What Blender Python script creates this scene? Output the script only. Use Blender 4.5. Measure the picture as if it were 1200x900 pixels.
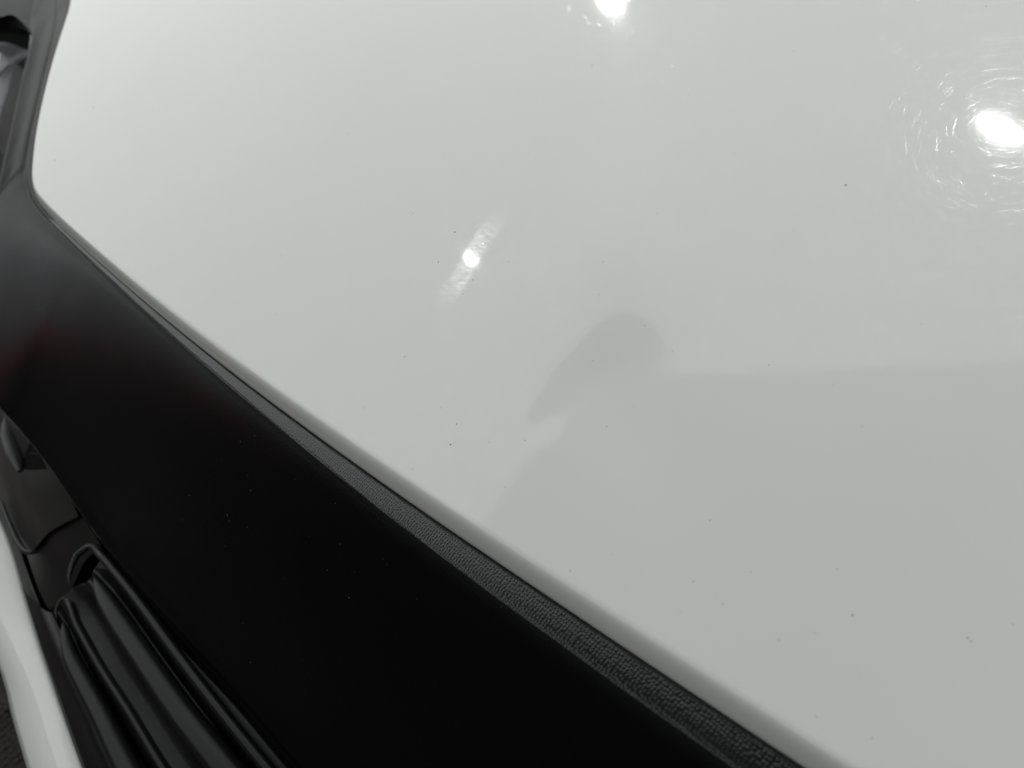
import bpy, bmesh, math, random
import numpy as np
from mathutils import Vector, Matrix

random.seed(4)
for o in list(bpy.data.objects):
    bpy.data.objects.remove(o)
scene = bpy.context.scene
COL = scene.collection

# ------------------------------------------------------------------ camera
FPX = 940.0                      # focal length of the phone lens in photo pixels (1200 wide)
CAM = np.array([0.0, 0.0, 1.15]) # held above the leading edge of the bonnet
def cam_axes(vp=(-420, -150), th=25):
    Y = np.array([(vp[0]-600)/FPX, (450-vp[1])/FPX, -1.0]); Y /= np.linalg.norm(Y)
    a = np.array([0, 0, 1.0])-Y[2]*Y; a /= np.linalg.norm(a)
    b = np.cross(Y, a); t = math.radians(th)
    Z = math.cos(t)*a+math.sin(t)*b
    return np.array([np.cross(Y, Z), Y, Z])
M = cam_axes()
cd = bpy.data.cameras.new('camera'); cam = bpy.data.objects.new('camera', cd); COL.objects.link(cam)
mw = Matrix.Identity(4)
for i in range(3):
    for j in range(3):
        mw[i][j] = M[i, j]
    mw[i][3] = CAM[i]
cam.matrix_world = mw
cd.sensor_width = 36; cd.lens = 36*FPX/1200
cd.clip_start = 0.01; cd.clip_end = 200
cd.dof.use_dof = True; cd.dof.focus_distance = 0.42; cd.dof.aperture_fstop = 10
scene.camera = cam

# ------------------------------------------------------------------ light
w = bpy.data.worlds.new('World'); scene.world = w; w.use_nodes = True
bg = w.node_tree.nodes['Background']
bg.inputs['Color'].default_value = (1.0, 0.97, 0.99, 1); bg.inputs['Strength'].default_value = 0.06
def area(name, loc, target, sx, sy, watts, col, rot=0.0):
    l = bpy.data.lights.new(name, 'AREA'); l.shape = 'ELLIPSE'; l.size = sx; l.size_y = sy
    l.energy = watts; l.color = col
    o = bpy.data.objects.new(name, l); COL.objects.link(o)
    q = (Vector(target)-Vector(loc)).to_track_quat('-Z', 'Y')
    o.matrix_world = Matrix.Translation(loc) @ q.to_matrix().to_4x4() @ Matrix.Rotation(rot, 4, 'Z')
    return o
def softbox_light(loc, sx, sy, radiance, col):       # large soft area light, added overhead and unseen
    o = area('overhead_softbox', loc, (loc[0], loc[1], 0), sx, sy, radiance*math.pi*sx*sy, col); o.data.shape = 'RECTANGLE'; return o
softbox_light((8.7, 12, 3.4), 24.6, 30, 1.01, (.962, 1, .978))
def panel_light(name, loc, sx, sy, radiance, col):   # upright area light, added for reflections in the car
    o = area(name, loc, (0, 0, loc[2]), sx, sy, radiance*math.pi*sx*sy, col); o.data.shape = 'RECTANGLE'
panel_light('far_fill_light', (-6.6, 16, 4.0), 6.5, 3.6, .75, (.95, .97, 1))  # unseen added light, greys the far end of the black front panel
panel_light('red_tint_light', (-8.9, 13.3, 2.5), 1.8, .45, 1.7, (1, .03, .06))  # unseen added red light, tints the reflection in the black front panel
scene.view_settings.view_transform = 'Standard'; scene.view_settings.look = 'None'
scene.view_settings.exposure = 0.0; scene.view_settings.gamma = 1.0

# ------------------------------------------------------------------ helpers
def ray(px, py):
    return M @ np.array([(px-600)/FPX, (450-py)/FPX, -1.0])
HE = -0.28                        # bonnet edge, metres below the lens
def zh0(x, y):                    # bonnet skin, relative to the lens height
    X = x-0.05
    return HE+0.26*X-0.13*X*X-0.02*(y-0.1)*(y-0.1)
def at(px, py, h):                # point on the photographed line of sight at depth h below the lens
    d = ray(px, py); return d*(h/-d[2])
def on_hood(px, py, off=0.0, f=zh0):
    d = ray(px, py); t = 0.05
    lo, hi = 0.05, None
    t = 0.05
    while t < 6:
        p = d*t
        if p[2] < f(p[0], p[1])+off:
            hi = t; break
        lo = t; t += 0.01
    if hi is None: hi = 6
    for _ in range(40):
        m = (lo+hi)/2; p = d*m
        if p[2] < f(p[0], p[1])+off: hi = m
        else: lo = m
    return d*hi
def normal_of(f, p, e=1e-4):
    gx = (f(p[0]+e, p[1])-f(p[0]-e, p[1]))/(2*e); gy = (f(p[0], p[1]+e)-f(p[0], p[1]-e))/(2*e)
    n = np.array([-gx, -gy, 1.0]); return n/np.linalg.norm(n)
def resample(P, n):
    P = np.array(P, float); s = np.r_[0, np.cumsum(np.linalg.norm(np.diff(P, axis=0), axis=1))]
    # smooth (Catmull-Rom) resampling
    T = np.linspace(0, s[-1], n); out = []
    m = len(P)
    tang = np.zeros_like(P)
    for i in range(m):
        a, b = max(i-1, 0), min(i+1, m-1)
        tang[i] = (P[b]-P[a])/max(s[b]-s[a], 1e-9)
    for t in T:
        i = min(max(np.searchsorted(s, t)-1, 0), m-2); h = s[i+1]-s[i]
        u = (t-s[i])/h
        out.append((2*u**3-3*u**2+1)*P[i]+(u**3-2*u**2+u)*h*tang[i]+(-2*u**3+3*u**2)*P[i+1]+(u**3-u**2)*h*tang[i+1])
    return np.array(out)
def runon(P, a=0.0, b=0.0):                       # carries a line straight on past its first (a) and last (b) point, metres
    P = [np.array(p, float) for p in P]
    if a: d = P[0]-P[1]; P = [P[0]+d/np.linalg.norm(d)*a*k for k in (1, .5)]+P
    if b: d = P[-1]-P[-2]; P = P+[P[-1]+d/np.linalg.norm(d)*b*k for k in (.5, 1)]
    return P
def grid_mesh(name, G, mat, parent=None, smooth=True, flip=False):
    nu, nv = G.shape[:2]
    V = (G.reshape(-1, 3)+CAM).tolist()
    F = []
    for i in range(nu-1):
        for j in range(nv-1):
            q = (i*nv+j, i*nv+j+1, (i+1)*nv+j+1, (i+1)*nv+j)
            F.append(q[::-1] if flip else q)
    return mesh(name, V, F, mat, parent, smooth)
def mesh(name, V, F, mat, parent=None, smooth=True):
    me = bpy.data.meshes.new(name); me.from_pydata(V, [], F); me.update()
    me.materials.append(mat)
    if smooth: me.polygons.foreach_set('use_smooth', [True]*len(me.polygons))
    o = bpy.data.objects.new(name, me); COL.objects.link(o)
    if parent: o.parent = parent
    return o
def loft(name, rails, mat, parent=None, nu=90, sub=4, flip=False, smooth=True):
    R = [resample(r, nu) for r in rails]            # rails run along, loft runs across
    G = []
    for i in range(nu):
        G.append(resample([r[i] for r in R], (len(R)-1)*sub+1) if len(R) > 2 and smooth else np.array([r[i] for r in R]))
    return grid_mesh(name, np.array(G), mat, parent, smooth, flip)
def tube(name, path, radii, mat, parent=None, nu=60, ns=14, squash=1.0):
    P = resample(path, nu); rr = np.interp(np.linspace(0, 1, nu), np.linspace(0, 1, len(radii)), radii)
    G = []
    for i in range(nu):
        t = P[min(i+1, nu-1)]-P[max(i-1, 0)]; t /= np.linalg.norm(t)
        n = -P[i]/np.linalg.norm(P[i]); n = n-t*np.dot(n, t); n /= np.linalg.norm(n); b = np.cross(t, n)
        e = 1.0
        if i < 6: e = math.sqrt(max(1-((6-i)/6)**2, 0.0004))
        G.append([P[i]+rr[i]*e*(math.cos(a)*b+squash*math.sin(a)*n) for a in np.linspace(0, 2*math.pi, ns)])
    return grid_mesh(name, np.array(G), mat, parent, True, True)

# ------------------------------------------------------------------ materials
def new_mat(name):
    m = bpy.data.materials.new(name); m.use_nodes = True
    nt = m.node_tree; return m, nt, nt.nodes['Principled BSDF']
class NB:                                           # tiny node builder
    def __init__(s, nt): s.nt = nt
    def n(s, t, **k):
        x = s.nt.nodes.new(t)
        for a, b in k.items(): setattr(x, a, b)
        return x
    def l(s, a, b): s.nt.links.new(a, b)
    def math(s, op, a, b=None, c=None, clamp=False):
        x = s.n('ShaderNodeMath', operation=op, use_clamp=clamp)
        for i, v in enumerate((a, b, c)):
            if v is None: continue
            if isinstance(v, (int, float)): x.inputs[i].default_value = v
            else: s.l(v, x.inputs[i])
        return x.outputs[0]
def smoothr(B, v, lo, hi):
    x = B.n('ShaderNodeMapRange', interpolation_type='SMOOTHSTEP'); B.l(v, x.inputs[0])
    x.inputs[1].default_value = lo; x.inputs[2].default_value = hi
    return x.outputs[0]

SCUFF = None
def paint(name, base=(0.79, 0.80, 0.765), scratches=True, scuff=None):
    m, nt, p = new_mat(name); B = NB(nt)
    p.inputs['Base Color'].default_value = (*base, 1); p.inputs['Roughness'].default_value = 0.5
    p.inputs['IOR'].default_value = 1.5; p.inputs['Specular IOR Level'].default_value = 0.15
    p.inputs['Coat Weight'].default_value = 1.0; p.inputs['Coat Roughness'].default_value = 0.045
    p.inputs['Coat IOR'].default_value = 1.42
    tc = B.n('ShaderNodeTexCoord')
    # faint unevenness of colour
    nz = B.n('ShaderNodeTexNoise'); B.l(tc.outputs['Object'], nz.inputs['Vector']); nz.inputs['Scale'].default_value = 7; nz.inputs['Detail'].default_value = 3
    mr = B.n('ShaderNodeMapRange'); B.l(nz.outputs['Fac'], mr.inputs[0]); mr.inputs[3].default_value = 0.97; mr.inputs[4].default_value = 1.03
    vm = B.n('ShaderNodeVectorMath', operation='SCALE'); vm.inputs[0].default_value = base; B.l(mr.outputs[0], vm.inputs['Scale'])
    B.l(vm.outputs[0], p.inputs['Base Color'])
    # orange peel
    op = B.n('ShaderNodeTexNoise'); B.l(tc.outputs['Object'], op.inputs['Vector']); op.inputs['Scale'].default_value = 260; op.inputs['Detail'].default_value = 1
    bp = B.n('ShaderNodeBump'); bp.inputs['Strength'].default_value = 0.05; bp.inputs['Distance'].default_value = 0.00018
    B.l(op.outputs['Fac'], bp.inputs['Height']); B.l(bp.outputs['Normal'], p.inputs['Coat Normal'])
    if not scratches: return m
    sx = B.n('ShaderNodeSeparateXYZ'); B.l(tc.outputs['Object'], sx.inputs[0])
    total = None; tang = None
    rnd = random.Random(23)
    def add_layer(ang, dens, seg, prob, width, seed, lo=None, gain=1.0):
        nonlocal total, tang
        ca, sa = math.cos(ang), math.sin(ang)
        # slow bend
        wn = B.n('ShaderNodeTexNoise'); wn.noise_dimensions = '4D'; wn.inputs['W'].default_value = seed*3.7
        B.l(tc.outputs['Object'], wn.inputs['Vector']); wn.inputs['Scale'].default_value = 22; wn.inputs['Detail'].default_value = 0
        bend = B.math('MULTIPLY', B.math('SUBTRACT', wn.outputs['Fac'], 0.5), 0.010)
        u = B.math('ADD', B.math('MULTIPLY', sx.outputs['X'], ca), B.math('MULTIPLY', sx.outputs['Y'], sa))
        v = B.math('ADD', B.math('ADD', B.math('MULTIPLY', sx.outputs['X'], -sa), B.math('MULTIPLY', sx.outputs['Y'], ca)), bend)
        vd = B.math('MULTIPLY_ADD', v, dens, seed*1.31)
        cell = B.math('FLOOR', vd); fv = B.math('FRACT', vd)
        w1 = B.n('ShaderNodeTexWhiteNoise', noise_dimensions='1D'); B.l(B.math('ADD', cell, seed*17.0), w1.inputs['W'])
        ud = B.math('ADD', B.math('MULTIPLY', u, seg), B.math('MULTIPLY', w1.outputs['Value'], 57.0))
        uc = B.math('FLOOR', ud); fu = B.math('FRACT', ud)
        cv = B.n('ShaderNodeCombineXYZ'); B.l(cell, cv.inputs[0]); B.l(uc, cv.inputs[1]); cv.inputs[2].default_value = seed
        w2 = B.n('ShaderNodeTexWhiteNoise', noise_dimensions='3D'); B.l(cv.outputs[0], w2.inputs['Vector'])
        on = B.math('LESS_THAN', w2.outputs['Value'], prob)
        sc = B.n('ShaderNodeSeparateColor'); B.l(w2.outputs['Color'], sc.inputs[0])
        amp = B.math('POWER', sc.outputs[1], 2.0)
        ctr = B.math('MULTIPLY_ADD', sc.outputs[2], 0.6, 0.2)
        dist = B.math('ABSOLUTE', B.math('SUBTRACT', fv, ctr))
        line = B.math('SUBTRACT', 1.0, smoothr(B, dist, width*0.3, width))
        tap = B.math('MULTIPLY', B.math('MULTIPLY', fu, B.math('SUBTRACT', 1.0, fu)), 4.0)
        mk = B.math('MULTIPLY', B.math('MULTIPLY', line, on), B.math('MULTIPLY', tap, B.math('MULTIPLY_ADD', amp, 0.90, 0.10)))
        if gain != 1.0: mk = B.math('MULTIPLY', mk, gain)
        if lo is not None: mk = B.math('MULTIPLY', mk, lo)
        total = mk if total is None else B.math('MAXIMUM', total, mk)
        tv = B.n('ShaderNodeVectorMath', operation='SCALE'); tv.inputs[0].default_value = (ca, sa, 0); B.l(mk, tv.inputs['Scale'])
        if tang is None: tang = tv.outputs[0]
        else:
            a = B.n('ShaderNodeVectorMath', operation='ADD'); B.l(tang, a.inputs[0]); B.l(tv.outputs[0], a.inputs[1]); tang = a.outputs[0]
    for k in range(16):
        add_layer(math.pi*k/16+rnd.uniform(-.06, .06), rnd.uniform(300, 640), rnd.uniform(50, 130), 0.34, rnd.uniform(.045, .095), k+1)
    nrm = B.n('ShaderNodeVectorMath', operation='NORMALIZE'); B.l(tang, nrm.inputs[0])
    an = B.n('ShaderNodeBsdfAnisotropic'); an.inputs['Roughness'].default_value = 0.065; an.inputs['Anisotropy'].default_value = ANISO
    an.inputs['Color'].default_value = (.55, .56, .55, 1); B.l(nrm.outputs[0], an.inputs['Tangent'])
    cs = B.n('ShaderNodeVectorMath', operation='SCALE'); cs.inputs[0].default_value = (.066, .068, .069); B.l(total, cs.inputs['Scale']); B.l(cs.outputs[0], an.inputs['Color'])
    hz = B.n('ShaderNodeBsdfAnisotropic'); hz.inputs['Roughness'].default_value = 0.24; hz.inputs['Color'].default_value = (.0035, .0036, .0038, 1)   # haze of the finest wash marks
    m0 = B.n('ShaderNodeAddShader'); B.l(p.outputs[0], m0.inputs[0]); B.l(hz.outputs[0], m0.inputs[1])
    mx = B.n('ShaderNodeAddShader'); B.l(m0.outputs[0], mx.inputs[0]); B.l(an.outputs[0], mx.inputs[1])
    if scuff is not None:                            # a patch rubbed dull by one short stroke across the paint
        (cx, cy), ang, ln, wd = scuff
        ca, sa = math.cos(ang), math.sin(ang)
        dx = B.math('SUBTRACT', sx.outputs['X'], cx); dy = B.math('SUBTRACT', sx.outputs['Y'], cy)
        u = B.math('ADD', B.math('MULTIPLY', dx, ca), B.math('MULTIPLY', dy, sa)); v = B.math('ADD', B.math('MULTIPLY', dx, -sa), B.math('MULTIPLY', dy, ca))
        rg = B.n('ShaderNodeTexNoise'); B.l(tc.outputs['Object'], rg.inputs['Vector']); rg.inputs['Scale'].default_value = 300
        va = B.math('ABSOLUTE', B.math('MULTIPLY_ADD', B.math('SUBTRACT', rg.outputs['Fac'], .5), wd*.8, v))
        mk = B.math('MULTIPLY', B.math('SUBTRACT', 1.0, smoothr(B, B.math('ABSOLUTE', u), ln*.3, ln)), B.math('SUBTRACT', 1.0, smoothr(B, va, wd*.5, wd)))
        ln2 = B.n('ShaderNodeTexNoise'); cv = B.n('ShaderNodeCombineXYZ'); B.l(B.math('MULTIPLY', u, 2600), cv.inputs[0]); B.l(B.math('MULTIPLY', v, 160), cv.inputs[1]); B.l(cv.outputs[0], ln2.inputs['Vector']); ln2.inputs['Scale'].default_value = 1
        mk = B.math('MULTIPLY', mk, smoothr(B, ln2.outputs['Fac'], .38, .62))
        a2 = B.n('ShaderNodeBsdfAnisotropic'); a2.inputs['Roughness'].default_value = 0.2; a2.inputs['Anisotropy'].default_value = 0.8
        tt = B.n('ShaderNodeCombineXYZ'); tt.inputs[0].default_value = -sa; tt.inputs[1].default_value = ca; B.l(tt.outputs[0], a2.inputs['Tangent'])
        c2 = B.n('ShaderNodeVectorMath', operation='SCALE'); c2.inputs[0].default_value = (.17, .175, .184); B.l(mk, c2.inputs['Scale']); B.l(c2.outputs[0], a2.inputs['Color'])
        m2 = B.n('ShaderNodeAddShader'); B.l(mx.outputs[0], m2.inputs[0]); B.l(a2.outputs[0], m2.inputs[1]); mx = m2
    B.l(mx.outputs[0], nt.nodes['Material Output'].inputs['Surface'])
    return m
ANISO = 0.92

def plastic(name, col, rough, grain=None, spec=0.5, dist=0.0002, dots=False):
    m, nt, p = new_mat(name); B = NB(nt)
    p.inputs['Base Color'].default_value = (*col, 1); p.inputs['Roughness'].default_value = rough
    p.inputs['Specular IOR Level'].default_value = spec
    tc = B.n('ShaderNodeTexCoord')
    nz = B.n('ShaderNodeTexNoise'); B.l(tc.outputs['Object'], nz.inputs['Vector']); nz.inputs['Scale'].default_value = 14; nz.inputs['Detail'].default_value = 5
    B.l(B.math('MULTIPLY_ADD', nz.outputs['Fac'], 0.12, rough-0.06), p.inputs['Roughness'])
    if grain:
        vo = B.n('ShaderNodeTexVoronoi', feature='F1', voronoi_dimensions='2D' if dots else '3D'); B.l(tc.outputs['Object'], vo.inputs['Vector']); vo.inputs['Scale'].default_value = grain
        vo.inputs['Randomness'].default_value = 0.45
        bp = B.n('ShaderNodeBump', invert=True); bp.inputs['Strength'].default_value = 0.7; bp.inputs['Distance'].default_value = dist
        B.l(smoothr(B, vo.outputs['Distance'], .06, .56) if dots else vo.outputs['Distance'], bp.inputs['Height']); B.l(bp.outputs['Normal'], p.inputs['Normal'])
    return m

m_face = plastic('black_satin_plastic', (0.004, 0.004, 0.0048), 0.29, grain=640, spec=0.35, dist=0.00005)
m_face.node_tree.nodes['Principled BSDF'].inputs['IOR'].default_value = 1.19
m_edge = plastic('grained_black_plastic', (0.005, 0.005, 0.0058), 0.29, grain=660, spec=0.7, dist=0.00014, dots=True)
m_gloss = plastic('satin_black_surround', (0.005, 0.005, 0.0058), 0.29, spec=.3)
m_gloss.node_tree.nodes['Principled BSDF'].inputs['IOR'].default_value = 1.13
m_grille = plastic('black_grille_plastic', (0.006, 0.006, 0.0065), 0.36, spec=0.28)
m_pocket = plastic('grey_black_plastic', (0.012, 0.0135, 0.0128), 0.42, spec=0.4)
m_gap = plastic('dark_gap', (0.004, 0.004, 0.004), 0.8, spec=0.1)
m_seal = plastic('black_rubber_flange', (0.022, 0.022, 0.023), 0.55, grain=700, dist=0.0002)

# ------------------------------------------------------------------ setting: carpet, and an added overhead panel
FLOOR = -CAM[2]
m_carpet, nt, p = new_mat('ribbed_carpet'); B = NB(nt)
tc = B.n('ShaderNodeTexCoord'); nz = B.n('ShaderNodeTexNoise'); B.l(tc.outputs['Object'], nz.inputs['Vector']); nz.inputs['Scale'].default_value = 160; nz.inputs['Detail'].default_value = 6
cr = B.n('ShaderNodeValToRGB'); B.l(nz.outputs['Fac'], cr.inputs[0])
cr.color_ramp.elements[0].position = .3; cr.color_ramp.elements[0].color = (.02, .019, .018, 1)
cr.color_ramp.elements[1].position = .7; cr.color_ramp.elements[1].color = (.085, .08, .072, 1)
B.l(cr.outputs[0], p.inputs['Base Color']); p.inputs['Roughness'].default_value = 0.95; p.inputs['Specular IOR Level'].default_value = .1
bp = B.n('ShaderNodeBump'); bp.inputs['Distance'].default_value = .004; B.l(nz.outputs['Fac'], bp.inputs['Height']); B.l(bp.outputs[0], p.inputs['Normal'])

fl = mesh('floor', [(-8, -8, -.012), (8, -8, -.012), (8, 8, -.012), (-8, 8, -.012)], [(0, 1, 2, 3)], m_carpet, None, False)
fl['kind'] = 'structure'
def tile_mesh():
    V, F = [], []; n = 34; s = 0.498; step = s/n
    prof = [(0, 0), (.22, .005), (.5, .0075), (.78, .005)]
    for k in range(n):
        for fx, z in prof: V += [(-s/2+(k+fx)*step, -s/2, z), (-s/2+(k+fx)*step, s/2, z)]
    V += [(s/2, -s/2, 0), (s/2, s/2, 0)]
    for i in range(len(V)//2-1): F.append((2*i, 2*i+2, 2*i+3, 2*i+1))
    me = bpy.data.meshes.new('carpet_tile'); me.from_pydata(V, [], F); me.materials.append(m_carpet)
    me.polygons.foreach_set('use_smooth', [True]*len(me.polygons)); return me
tm = tile_mesh()
for i in range(-3, 1):
    for j in range(0, 6):
        o = bpy.data.objects.new('carpet_tile', tm); COL.objects.link(o); o.parent = fl
        o.location = (i*.5+.13, j*.5+.02, -.008); o.rotation_euler = (0, 0, math.pi/2*((i+j) % 2)+.5)
        o.rotation_euler = (0, 0, math.pi/2*((i+j) % 2))

m_panel, nt, p = new_mat('dark_blocker_panel'); p.inputs['Base Color'].default_value = (.05, .05, .05, 1); p.inputs['Roughness'].default_value = .9
PZ = 2.75; poly = [(.234, 1.398), (1.35, -.56), (1.35, -.7), (-1.7, -.7), (-1.7, 1.81)]
V = [(x, y, PZ) for x, y in poly]+[(x, y, PZ+.06) for x, y in poly]; n = len(poly)
F = [tuple(range(n))[::-1], tuple(range(n, 2*n))]+[(k, (k+1) % n, n+(k+1) % n, n+k) for k in range(n)]
blocker = mesh('overhead_blocker', V, F, m_panel, None, False); blocker['kind'] = 'structure'  # unseen added panel, blocks light; outline shaped for its dark reflection in the bonnet

# ------------------------------------------------------------------ the car
car = bpy.data.objects.new('car', None); COL.objects.link(car)
car['label'] = 'white car front corner with scratched bonnet above black plastic grille panel'; car['category'] = 'car'

# bonnet edge line, as photographed, from the near end round the lamp corner to the far wing
EDGE = [(1400, 1199), (1250, 1099.5), (1100, 1001), (1000, 936.2), (900, 870.2), (800, 803.6), (700, 736.8), (600, 669.6), (500, 601.6), (400, 531.2), (300, 457.6),
        (220, 395.2), (160, 345.5), (110, 301.7), (75, 269.4), (55, 249), (45, 236), (41.5, 222), (41.5, 208), (45, 173),
        (53, 130), (66, 78), (82, 26), (85.5, 9), (88, -8), (93, -30)]
RR = 0.010; RW = 0.0074                           # radius of the bonnet's rolled flange
E3 = np.array([on_hood(px, py, -RR) for px, py in EDGE])
E3s = resample(runon(E3, a=.45), 520)
tail = [E3s[-1]+(E3s[-1]-E3s[-6])*k*.9 for k in range(1, 8)]
E3s = np.vstack([E3s, tail])
# rear line of the bonnet
nE = len(E3s); frac = np.linspace(0, 1, nE)
# the dent: (x, y, direction, length ahead, length behind, width left, width right, depth in metres); the middle one is the metal pushed up beside it
DENTS = [(.1513, .1808, .741, .0213, .0491, .0365, .0197, .00141), (.2061, .2340, 3.791, .0278, .0736, .0128, .0148, -.00162), (.1389, .1930, 1.237, .0095, .0625, .0129, .0174, .00055),
         (.1165, .2035, -.176, .0065, .0065, .0065, .0065, .0002)]
def dent(x, y):
    z = 0.0
    for cx, cy, a, sp, sm, rp, rm, dep in DENTS:
        dx, dy = x-cx, y-cy; ca, sa = math.cos(a), math.sin(a)
        q = dx*ca+dy*sa; r = -dx*sa+dy*ca
        z -= dep*math.exp(-q*q/(2*(sp if q > 0 else sm)**2)-r*r/(2*(rp if r > 0 else rm)**2))
    return z
def zh(x, y): return zh0(x, y)+dent(x, y)
vs = np.r_[0, np.linspace(0, 1, 16)[1:]*RW]          # distances from the edge over the rolled flange
G = []
for i in range(nE):
    b = E3s[i][:2]; s = frac[i]
    rear = np.array([1.25, -0.95+2.25*s])
    L = np.linalg.norm(rear-b); dr = (rear-b)/L
    # direction of the flange roll: perpendicular to the edge, blended to the fan direction
    t = E3s[min(i+2, nE-1)][:2]-E3s[max(i-2, 0)][:2]; t /= np.linalg.norm(t); nn = np.array([t[1], -t[0]])
    if nn @ dr < 0: nn = -nn
    ds = list(vs)+list(RW+np.linspace(0, 1, 190)[1:]**1.35*(L-RW))
    row = []
    p0 = b+nn*0.0005
    row.append(np.array([p0[0]+nn[0]*.012, p0[1]+nn[1]*.012, zh0(*b)-RR-.011]))
    row.append(np.array([p0[0], p0[1], zh0(*b)-RR-.009]))
    for d in ds:
        kk = min(max((d-RW)/.2, 0), 1); dirv = nn*(1-kk)+dr*kk; dirv /= np.linalg.norm(dirv)
        base = b+nn*min(d, RW) + (dr*(d-RW) if d > RW else 0)
        z = zh(base[0], base[1])
        if d < RW: z -= RR*(1-d/RW)**3.0
        row.append(np.array([base[0], base[1], z]))
    G.append(row)
scp = on_hood(552, 303); sc2 = on_hood(578, 262)
ang = math.atan2(sc2[1]-scp[1], sc2[0]-scp[0])
m_paint = paint('white_clearcoat_paint', scuff=((scp[0], scp[1]), ang, np.linalg.norm(sc2-scp)*1.5, 0.0085))
bonnet = grid_mesh('bonnet', np.array(G), m_paint, car, True, True)

# ---- black front panel below the bonnet: rolled, grained top edge and plain face
def off(poly, h): return [at(px, py, h) for px, py in poly]
kc = np.argmin(np.linalg.norm(E3s-E3[EDGE.index((41.5, 208))], axis=1))           # the lamp corner of the bonnet
gapl = E3s[:kc+1]; BULGE = .0065
BAND = [(1330, 1227), (1200, 1136), (1060, 1040), (950, 963.8), (850, 893.6), (750, 822.5), (650, 750.1), (550, 676.8), (450, 600.5), (350, 520.4), (270, 453.9), (200, 392.6), (150, 347.4), (100, 300.4), (62, 263.3), (45, 245), (36, 230), (30, 208)]
LOW = [(760, 1330), (520, 1085), (430, 985), (348, 898), (287, 826), (210, 741), (168, 694), (129, 649), (90, 595), (52, 540), (20, 500), (0, 478), (-30, 440), (-90, 370)]
LOWH = [.46]*8+[.45, .435, .42, .41, .40, .385]
low = [at(*p, h) for p, h in zip(LOW, LOWH)]
g = resample(gapl[::8], 150); bnd = resample(runon(off(BAND, .290), a=.45), 150); lw = resample(runon(low, a=.45), 150)
def section(a, b, c, along):
    b = b*((-a[2]+.002)/-b[2])                       # front line of the rolled edge, 2 mm below the seam
    out = (b-a); out[2] = 0; out /= np.linalg.norm(out)
    a2 = a+out*.0003
    pts = [a2+np.array([0, 0, -.03]), a2+np.array([0, 0, -.004]), a2+out*.0003+np.array([0, 0, -.0006]), a2+out*.0010]
    for t, dz in ((.3, .0005), (.6, .0008), (.85, .0006)): pts.append(a2*(1-t)+b*t+np.array([0, 0, dz]))
    pts += [b]
    n = np.cross(along, b-c); n /= np.linalg.norm(n)
    if n[2] < 0: n = -n
    for t in (.03, .1, .22, .36, .5, .65, .8, .92):
        pts.append(b*(1-t)+c*t + n*min(BULGE, .05*np.linalg.norm(b-c))*math.sin(math.pi*t**.62))
    pts += [c, c+np.array([.012, 0, -.02])]
    return np.concatenate([resample(pts[:8], 40)[:-1], resample(pts[7:], 70)])
G = []
for i in range(150):
    G.append(section(g[i], bnd[i], lw[i], lw[min(i+1, 149)]-lw[max(i-1, 0)]))
def stations(P, n):                                  # smooth curve that keeps its control points evenly spaced in index
    P = np.array(P, float); m = len(P); out = []
    for t in np.linspace(0, m-1, n):
        k = min(int(t), m-2); u = t-k
        q = [P[max(k-1, 0)], P[k], P[k+1], P[min(k+2, m-1)]]
        a, b = (q[2]-q[0])/2, (q[3]-q[1])/2
        out.append((2*u**3-3*u**2+1)*q[1]+(u**3-2*u**2+u)*a+(-2*u**3+3*u**2)*q[2]+(u**3-u**2)*b)
    return np.array(out)
ST = [((41.5, 208), (29, 202), (-90, 370, .385)), ((42.5, 192), (30, 190), (-40, 300, .343)), ((45, 173), (33, 172), (-12, 250, .322)), ((48.7, 152), (37, 150), (0, 208, .310)),
      ((53, 130), (42, 128), (8, 172, .304)), ((59.5, 104), (48, 102), (15, 140, .299)), ((66, 78), (54, 78), (25, 96, .292)), ((74, 52), (61, 50), (31, 72, .288)),
      ((82, 26), (66, 22), (36, 50, .285)), ((85.5, 9), (67, 5), (37, 38, .283)), ((88, -8), (68, -12), (35, 25, .281)), ((93, -30), (70, -40), (45, -20, .271))]
side = stations([on_hood(*q[0], -RR) for q in ST], 80); cre = stations([at(*q[1], .29) for q in ST], 80); opn = stations([at(*q[2]) for q in ST], 80)
for i in range(1, 80):
    G.append(section(side[i], cre[i], opn[i], side[min(i+1, 79)]-side[max(i-1, 0)]))
front = grid_mesh('front_panel', np.array(G), m_edge, car, True, True)
front.data.materials.append(m_face)
ncol = len(G[0])-1
for pl in front.data.polygons:
    pl.material_index = 0 if pl.index//ncol < 137 and pl.index % ncol < 39 else 1

# ---- seam below, grille lips and bars
RAILS = [
 (LOW[2:8], .46), ([(415, 985), (335, 898), (274, 826), (198, 745), (155, 697), (118, 652)], .472),
 ([(395, 985), (312, 898), (249, 820), (210, 769), (159, 700), (118, 655)], .466),
 ([(370, 985), (288, 898), (232, 826), (190, 769), (140, 700), (110, 668)], .492),
 ([(340, 985), (264, 898), (216, 838), (180, 787), (132, 715), (104, 680)], .478),
 ([(300, 985), (225, 898), (180, 830), (143, 775), (105, 712), (84, 690)], .502),
 ([(255, 985), (190, 898), (152, 835), (119, 784), (89, 730), (72, 704)], .505),
 ([(240, 985), (170, 898), (133, 835), (105, 784), (80, 735), (66, 714)], .535),
 ([(210, 985), (147, 898), (114, 826), (93, 793), (72, 745), (60, 718)], .520),
 ([(180, 985), (126, 898), (99, 835), (80, 793), (62, 748), (48, 712)], .560),
 ([(160, 985), (113, 898), (88, 826), (70, 780), (52, 738), (40, 704)], .565),
 ([(135, 985), (100, 900), (64, 800), (46, 750), (33, 708), (26, 690)], .572),
]
grille = loft('grille', [runon(off(p, h), a=.45) for p, h in RAILS], m_grille, car, nu=110, sub=4)
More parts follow.
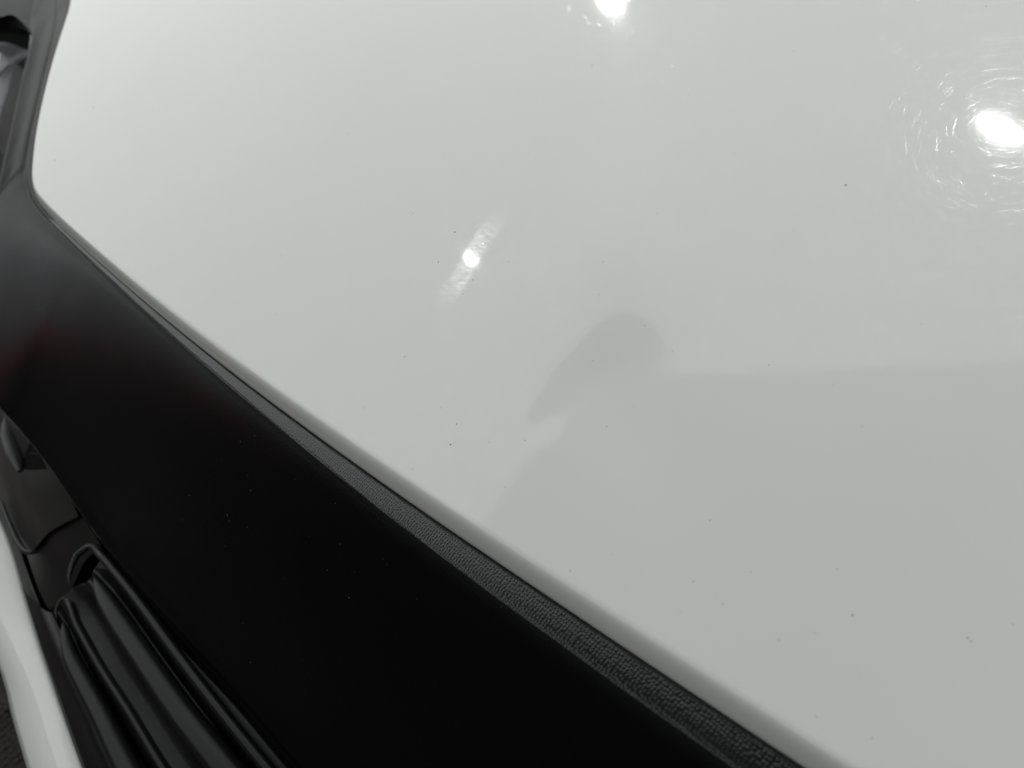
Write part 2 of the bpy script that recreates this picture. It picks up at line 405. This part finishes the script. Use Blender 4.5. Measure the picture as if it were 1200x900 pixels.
tube('grille_lip', runon(off([(80, 686), (83, 666), (92, 648), (105, 640)], .474)+off([(118, 650), (130, 664), (159, 700), (210, 769), (249, 820), (312, 898), (400, 1000)], .462), b=.45), [.003, .004, .0035, .003, .003], m_grille, grille, nu=90)
tube('grille_lip', runon(off([(66, 726), (66, 712), (73, 702)], .515)+off([(81, 707), (89, 730), (119, 784), (152, 835), (190, 898), (250, 985)], .503), b=.45), [.0025, .003, .003, .0025], m_grille, grille, nu=90)
tube('grille_bar', runon(off([(110, 676), (132, 715), (180, 787), (216, 838), (264, 898), (345, 1000)], .480), b=.45), [.008, .0095, .011, .011, .011], m_grille, grille, nu=70, squash=.6)
tube('grille_bar', runon(off([(74, 728), (82, 765), (98, 798), (118, 835), (149, 898), (205, 1000)], .522), b=.45), [.006, .009, .010, .010, .010], m_grille, grille, nu=70, squash=.7)

loft('grille_backing', [off([(1500, 1900), (860, 1330), (430, 898), (210, 649), (130, 560), (-40, 350)], .50), off([(900, 2000), (400, 1330), (98, 900), (21, 650), (0, 600), (-90, 440)], .60)], m_gap, car, nu=60, smooth=False)
# ---- recessed pocket at the far end of the grille
def patch(name, pix, mat, parent, smooth=False):
    V = [tuple(at(px, py, h)+CAM) for px, py, h in pix]
    return mesh(name, V, [tuple(range(len(V)))], mat, parent, smooth)
pk = loft('grille_pocket', [
   [at(*q) for q in ((-60, 392, .40), (6, 470, .418), (30, 503, .43), (58, 545, .443), (80, 580, .455), (92, 605, .46))],
   off([(-62, 400), (-4, 480), (12, 525), (32, 575), (46, 605), (56, 625)], .50),
   off([(-70, 430), (-12, 510), (8, 560), (24, 605), (34, 628), (42, 642)], .515),
   off([(-80, 460), (-16, 552), (2, 596), (14, 624), (24, 640), (34, 650)], .545)], m_pocket, car, nu=40, sub=4)
tube('pocket_rib', off([(7, 488), (12, 505), (17, 525), (24, 552)], .478), [.004, .010, .009, .003], m_pocket, pk, nu=30, squash=.5)
loft('pocket_fold', [off([(73, 571), (95, 603), (119, 640)], .466), off([(58, 590), (76, 622), (98, 660)], .492), off([(45, 632), (60, 655), (84, 690)], .515), off([(30, 645), (45, 690), (60, 720)], .55)], m_grille, pk, nu=20, sub=3)
tube('pocket_lip', off([(0, 585), (14, 620), (24, 640), (33, 647), (41, 645), (48, 633), (53, 625), (58, 628)], .53), [.002, .0022, .003, .0028, .002], m_pocket, pk, nu=50)

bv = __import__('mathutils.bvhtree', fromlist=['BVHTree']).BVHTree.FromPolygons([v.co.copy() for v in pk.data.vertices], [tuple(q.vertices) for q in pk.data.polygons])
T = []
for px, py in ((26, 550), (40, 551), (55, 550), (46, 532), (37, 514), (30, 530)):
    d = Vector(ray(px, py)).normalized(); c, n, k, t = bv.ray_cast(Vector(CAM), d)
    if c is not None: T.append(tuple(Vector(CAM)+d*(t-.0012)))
mesh('pocket_shade_patch', T, [tuple(range(len(T)))], m_gap, pk, False)  # black plate just above the pocket surface, stands in for the recess's shade

# ---- rubber flange and white bumper
loft('bumper_flange', [runon(off([(-60, 440), (-18, 540), (2, 590), (21, 640), (39, 691), (63, 754), (92, 820), (126, 898), (170, 990)], .570), a=.12, b=.45),
      runon(off([(-66, 450), (-24, 545), (-4, 596), (14, 640), (32, 700), (61, 791), (98, 898), (136, 990)], .584), a=.12, b=.45),
      runon(off([(-68, 450), (-26, 545), (-7, 596), (10, 640), (28, 700), (57, 791), (94, 898), (132, 990)], .60), a=.12, b=.45)], m_seal, car, nu=60, sub=4)
tube('flange_edge', off([(-58, 440), (-16, 540), (4, 590), (21, 640), (39, 691), (63, 754), (92, 820)], .569), [.001, .0014, .0012], m_seal, car, nu=60, ns=8)
m_bumper = paint('white_bumper_paint', scratches=False, base=(.88, .885, .87))
inn = runon(off([(-68, 450), (-26, 545), (-7, 596), (11, 640), (29, 705), (59, 797), (96, 900), (134, 995)], .588), a=.12, b=.45)
frt = runon(off([(-190, 450), (-100, 600), (-50, 690), (0, 785), (15, 843), (31, 898), (60, 1000)], .607), a=.12, b=.45)
a = resample(inn, 60); b = resample(frt, 60)
r1 = a-np.array([0, 0, .02]); r2 = a.copy()
c1 = b+np.array([0.003, 0, -.008]); c2 = b+np.array([.012, 0, -.03]); c3 = b+np.array([.05, 0, -.20]); c4 = b+np.array([.2, 0, -.33])
G = []
for i in range(60):
    row = [r1[i], a[i]-np.array([0, 0, .003]), a[i]+(b[i]-a[i])*.03]
    for t in (.15, .3, .45, .6, .75, .88): row.append(a[i]*(1-t)+b[i]*t+np.array([0, 0, .006*math.sin(math.pi*t)]))
    row += [b[i], c1[i], c2[i], c3[i], c4[i]]
    G.append(np.array(row))
grid_mesh('bumper', np.array(G), m_bumper, car, True)

# ---- lamp surround and headlight
loft('surround_crown', [off([(-60, -70), (0, -70), (52, -40)], .264), [at(-60, -25, .274), at(0, -15, .274), at(42, 8, .277)], [at(-60, 14, .282), at(0, 20, .282), at(12, 17, .281), at(25, 25, .281), at(38, 41, .2835)]], m_gloss, car, nu=30, sub=5)

hl = bpy.data.objects.new('headlight', None); COL.objects.link(hl); hl.parent = car
m_refl, nt, p = new_mat('reflector_silver'); p.inputs['Base Color'].default_value = (.80, .82, .88, 1); p.inputs['Metallic'].default_value = .15; p.inputs['Roughness'].default_value = .32
m_chr, nt, p = new_mat('chrome'); p.inputs['Base Color'].default_value = (.85, .85, .87, 1); p.inputs['Metallic'].default_value = 1; p.inputs['Roughness'].default_value = .08
m_glass, nt, p = new_mat('clear_lens'); p.inputs['Base Color'].default_value = (1, 1, 1, 1); p.inputs['Transmission Weight'].default_value = 1; p.inputs['Roughness'].default_value = .02; p.inputs['IOR'].default_value = 1.45
# recess wall
wall_top = off([(-60, 13), (0, 19), (12, 16), (25, 24), (37, 39)], .284); wall_bot = off([(-60, 46), (0, 50), (14, 52), (26, 57), (37, 62)], .345)
loft('housing', [wall_top, wall_bot], m_gap, hl, nu=20, smooth=False)
loft('reflector', [off([(-60, 40), (0, 44), (20, 48), (42, 56)], .345), off([(-60, 70), (0, 80), (12, 78), (30, 72)], .360), off([(-60, 120), (0, 130), (6, 126), (20, 78)], .370)], m_refl, hl, nu=24, sub=5)
loft('reflector', [off([(-40, 60), (0, 96), (16, 77)], .354), off([(-40, 140), (-2, 150), (10, 122)], .360)], m_refl, hl, nu=16, smooth=False)
loft('bezel', [off([(40, 66), (20, 79), (12, 105), (4, 132), (-6, 170), (-14, 215)], .348), off([(46, 66), (32, 79), (24, 105), (18, 135), (8, 180), (-2, 225)], .330)], m_gloss, hl, nu=24, smooth=False)
tube('trim_strip', off([(-12, 96), (0, 90), (14, 78)], .350), [.002, .002], m_gap, hl, nu=16, ns=8)
tube('bulb_ring', off([(2, 126), (3.5, 130), (4.5, 134)], .340), [.0022, .0026, .002], m_chr, hl, nu=14, ns=10)

lens = loft('lens', [[at(-60, 10, .34), at(0, 16, .312), at(18, 16, .300), at(40, 36, .2875)], [at(-60, 70, .36), at(0, 70, .33), at(20, 66, .312), at(38, 58, .296)], [at(-60, 140, .37), at(-10, 150, .345), at(6, 140, .325), at(18, 138, .309)], [at(-60, 240, .38), at(-20, 236, .355), at(-6, 232, .34), at(0, 222, .327)]], m_glass, hl, nu=24, sub=5)
sm = lens.modifiers.new('solid', 'SOLIDIFY'); sm.thickness = .003; sm.offset = -1
# ---- gap under the bonnet, body below
body = loft('inner_structure', [np.array(gapl[::12])+np.array([.05, 0, -.05]), np.array(gapl[::12])+np.array([-.02, 0, -.05])], m_gap, car, nu=40, smooth=False)

# ---- dust specks lying on the bonnet
m_dust, nt, p = new_mat('dust'); p.inputs['Base Color'].default_value = (.03, .025, .02, 1); p.inputs['Roughness'].default_value = .9
SP = [(514, 307, 2.2), (533, 272, 2.6), (553, 306, 1.2), (484, 250, 1.2), (596, 307, 1.2), (554, 328, 1.8), (474, 418, 1.6), (528, 521, 2.0), (484, 550, 1.4), (999, 721, 2.4), (1134, 748, 2.0), (901, 428, 2.0), (832, 610, 1.8), (668, 669, 1.6), (408, 157, 1.6), (991, 217, 2.6), (707, 307, 1.4), (756, 382, 1.3), (592, 571, 1.4), (615, 516, 1.4), (573, 518, 1.2), (981, 667, 1.4), (913, 750, 1.6), (847, 708, 1.4), (955, 742, 1.3), (535, 497, 1.8), (695, 423, 1.2), (711, 500, 1.6), (543, 345, 1.2), (1022, 865, 2.2), (957, 840, 1.5), (702, 345, 1.3), (64, 188, 1.8), (240, 397, 1.5), (426, 478, 1.3), (517, 478, 1.1), (1187, 732, 1.3), (880, 670, 1.2), (797, 716, 1.2), (694, 77, 1.4), (1010, 500, 1.0), (1080, 380, 1.0), (770, 250, 1.0), (860, 180, 1.0), (330, 300, 1.1), (250, 220, 1.0), (180, 130, 1.1), (620, 180, 1.0), (930, 60, 1.0), (430, 60, 1.0)]
V, F = [], []
rs = random.Random(3)
for px, py, s in SP:
    c = on_hood(px, py, 0.0, zh); dist = np.linalg.norm(c); r = s*.48*dist/FPX
    n = 6; b0 = len(V); a0 = rs.uniform(0, 6)
    st = rs.uniform(.6, 1.0)
    for k in range(n):
        a = 2*math.pi*k/n; q = rs.uniform(.7, 1.2)*r
        dx, dy = q*math.cos(a), q*st*math.sin(a)
        x, y = c[0]+dx*math.cos(a0)-dy*math.sin(a0), c[1]+dx*math.sin(a0)+dy*math.cos(a0)
        V.append((x, y, zh(x, y)+CAM[2]+.00005))
    V.append((c[0], c[1], c[2]+CAM[2]+r*.5))
    for k in range(n): F.append((b0+k, b0+(k+1) % n, b0+n))
ds = mesh('dust', V, F, m_dust, None, False)   # one scatter nobody could count
m_lint, nt, p = new_mat('pale_lint'); p.inputs['Base Color'].default_value = (.10, .098, .092, 1); p.inputs['Roughness'].default_value = .9
ds['kind'] = 'stuff'; ds['label'] = 'dark dust specks scattered over the white bonnet'

from mathutils.bvhtree import BVHTree
def scatter(obj, name, pix, mat, label):
    me = obj.data; bvh = BVHTree.FromPolygons([v.co.copy() for v in me.vertices], [tuple(q.vertices) for q in me.polygons])
    V, F = [], []
    for px, py, s, el in pix:
        d = Vector(ray(px, py)).normalized(); c, n, k, t = bvh.ray_cast(Vector(CAM), d)
        if c is None: continue
        if n.dot(d) > 0: n = -n
        r = s*.5*t/FPX; u = n.orthogonal().normalized(); w_ = n.cross(u); a0 = rs.uniform(0, 6); b0 = len(V)
        for q in range(6):
            a = q*math.pi/3; e1, e2 = r*el*math.cos(a), r*math.sin(a)
            V.append(tuple(c+n*.00006+u*(e1*math.cos(a0)-e2*math.sin(a0))+w_*(e1*math.sin(a0)+e2*math.cos(a0))))
        V.append(tuple(c+n*(.00006+r*.5)))
        for q in range(6): F.append((b0+q, b0+(q+1) % 6, b0+6))
    o = mesh(name, V, F, mat, None, False); o['kind'] = 'stuff'; o['label'] = label; return o
rs = random.Random(8)
scatter(bonnet, 'fine_dust', [(rs.uniform(60, 1195), rs.uniform(5, 890), rs.choice((.5, .6, .7, .9, 1.2)), rs.uniform(1, 1.8)) for _ in range(30)], m_lint, 'faint grey dust specks spread over the white bonnet')
scatter(front, 'lint', [(rs.gauss(330, 130), rs.gauss(610, 90), rs.choice((.7, .8, 1.0, 1.3)), rs.choice((1, 1, 1.6, 4))) for _ in range(40)], m_lint, 'pale lint specks clinging to the black front panel')

# ------------------------------------------------------------------ lamps overhead
CEIL = 2.75-CAM[2]
def lamp_dir(px, py, f=zh0):
    p = on_hood(px, py); d = ray(px, py); d = d/np.linalg.norm(d); n = normal_of(f, p)
    r = d-2*np.dot(d, n)*n; return p, r
for (px, py, s1, s2, wt, c, rot) in ((715, 0, .095, .022, 4.4, (1, 1, .96), -.25), (1172, 152, .115, .018, 4.2, (1, 1, .96), -.75), (552, 303, .028, .022, .42, (1, .98, .95), 0)):
    p, r = lamp_dir(px, py); t = (CEIL-.05-p[2])/r[2]; q = p+r*t+CAM
    area('ceiling_lamp', q, p+CAM, s1, s2, wt, c, rot)
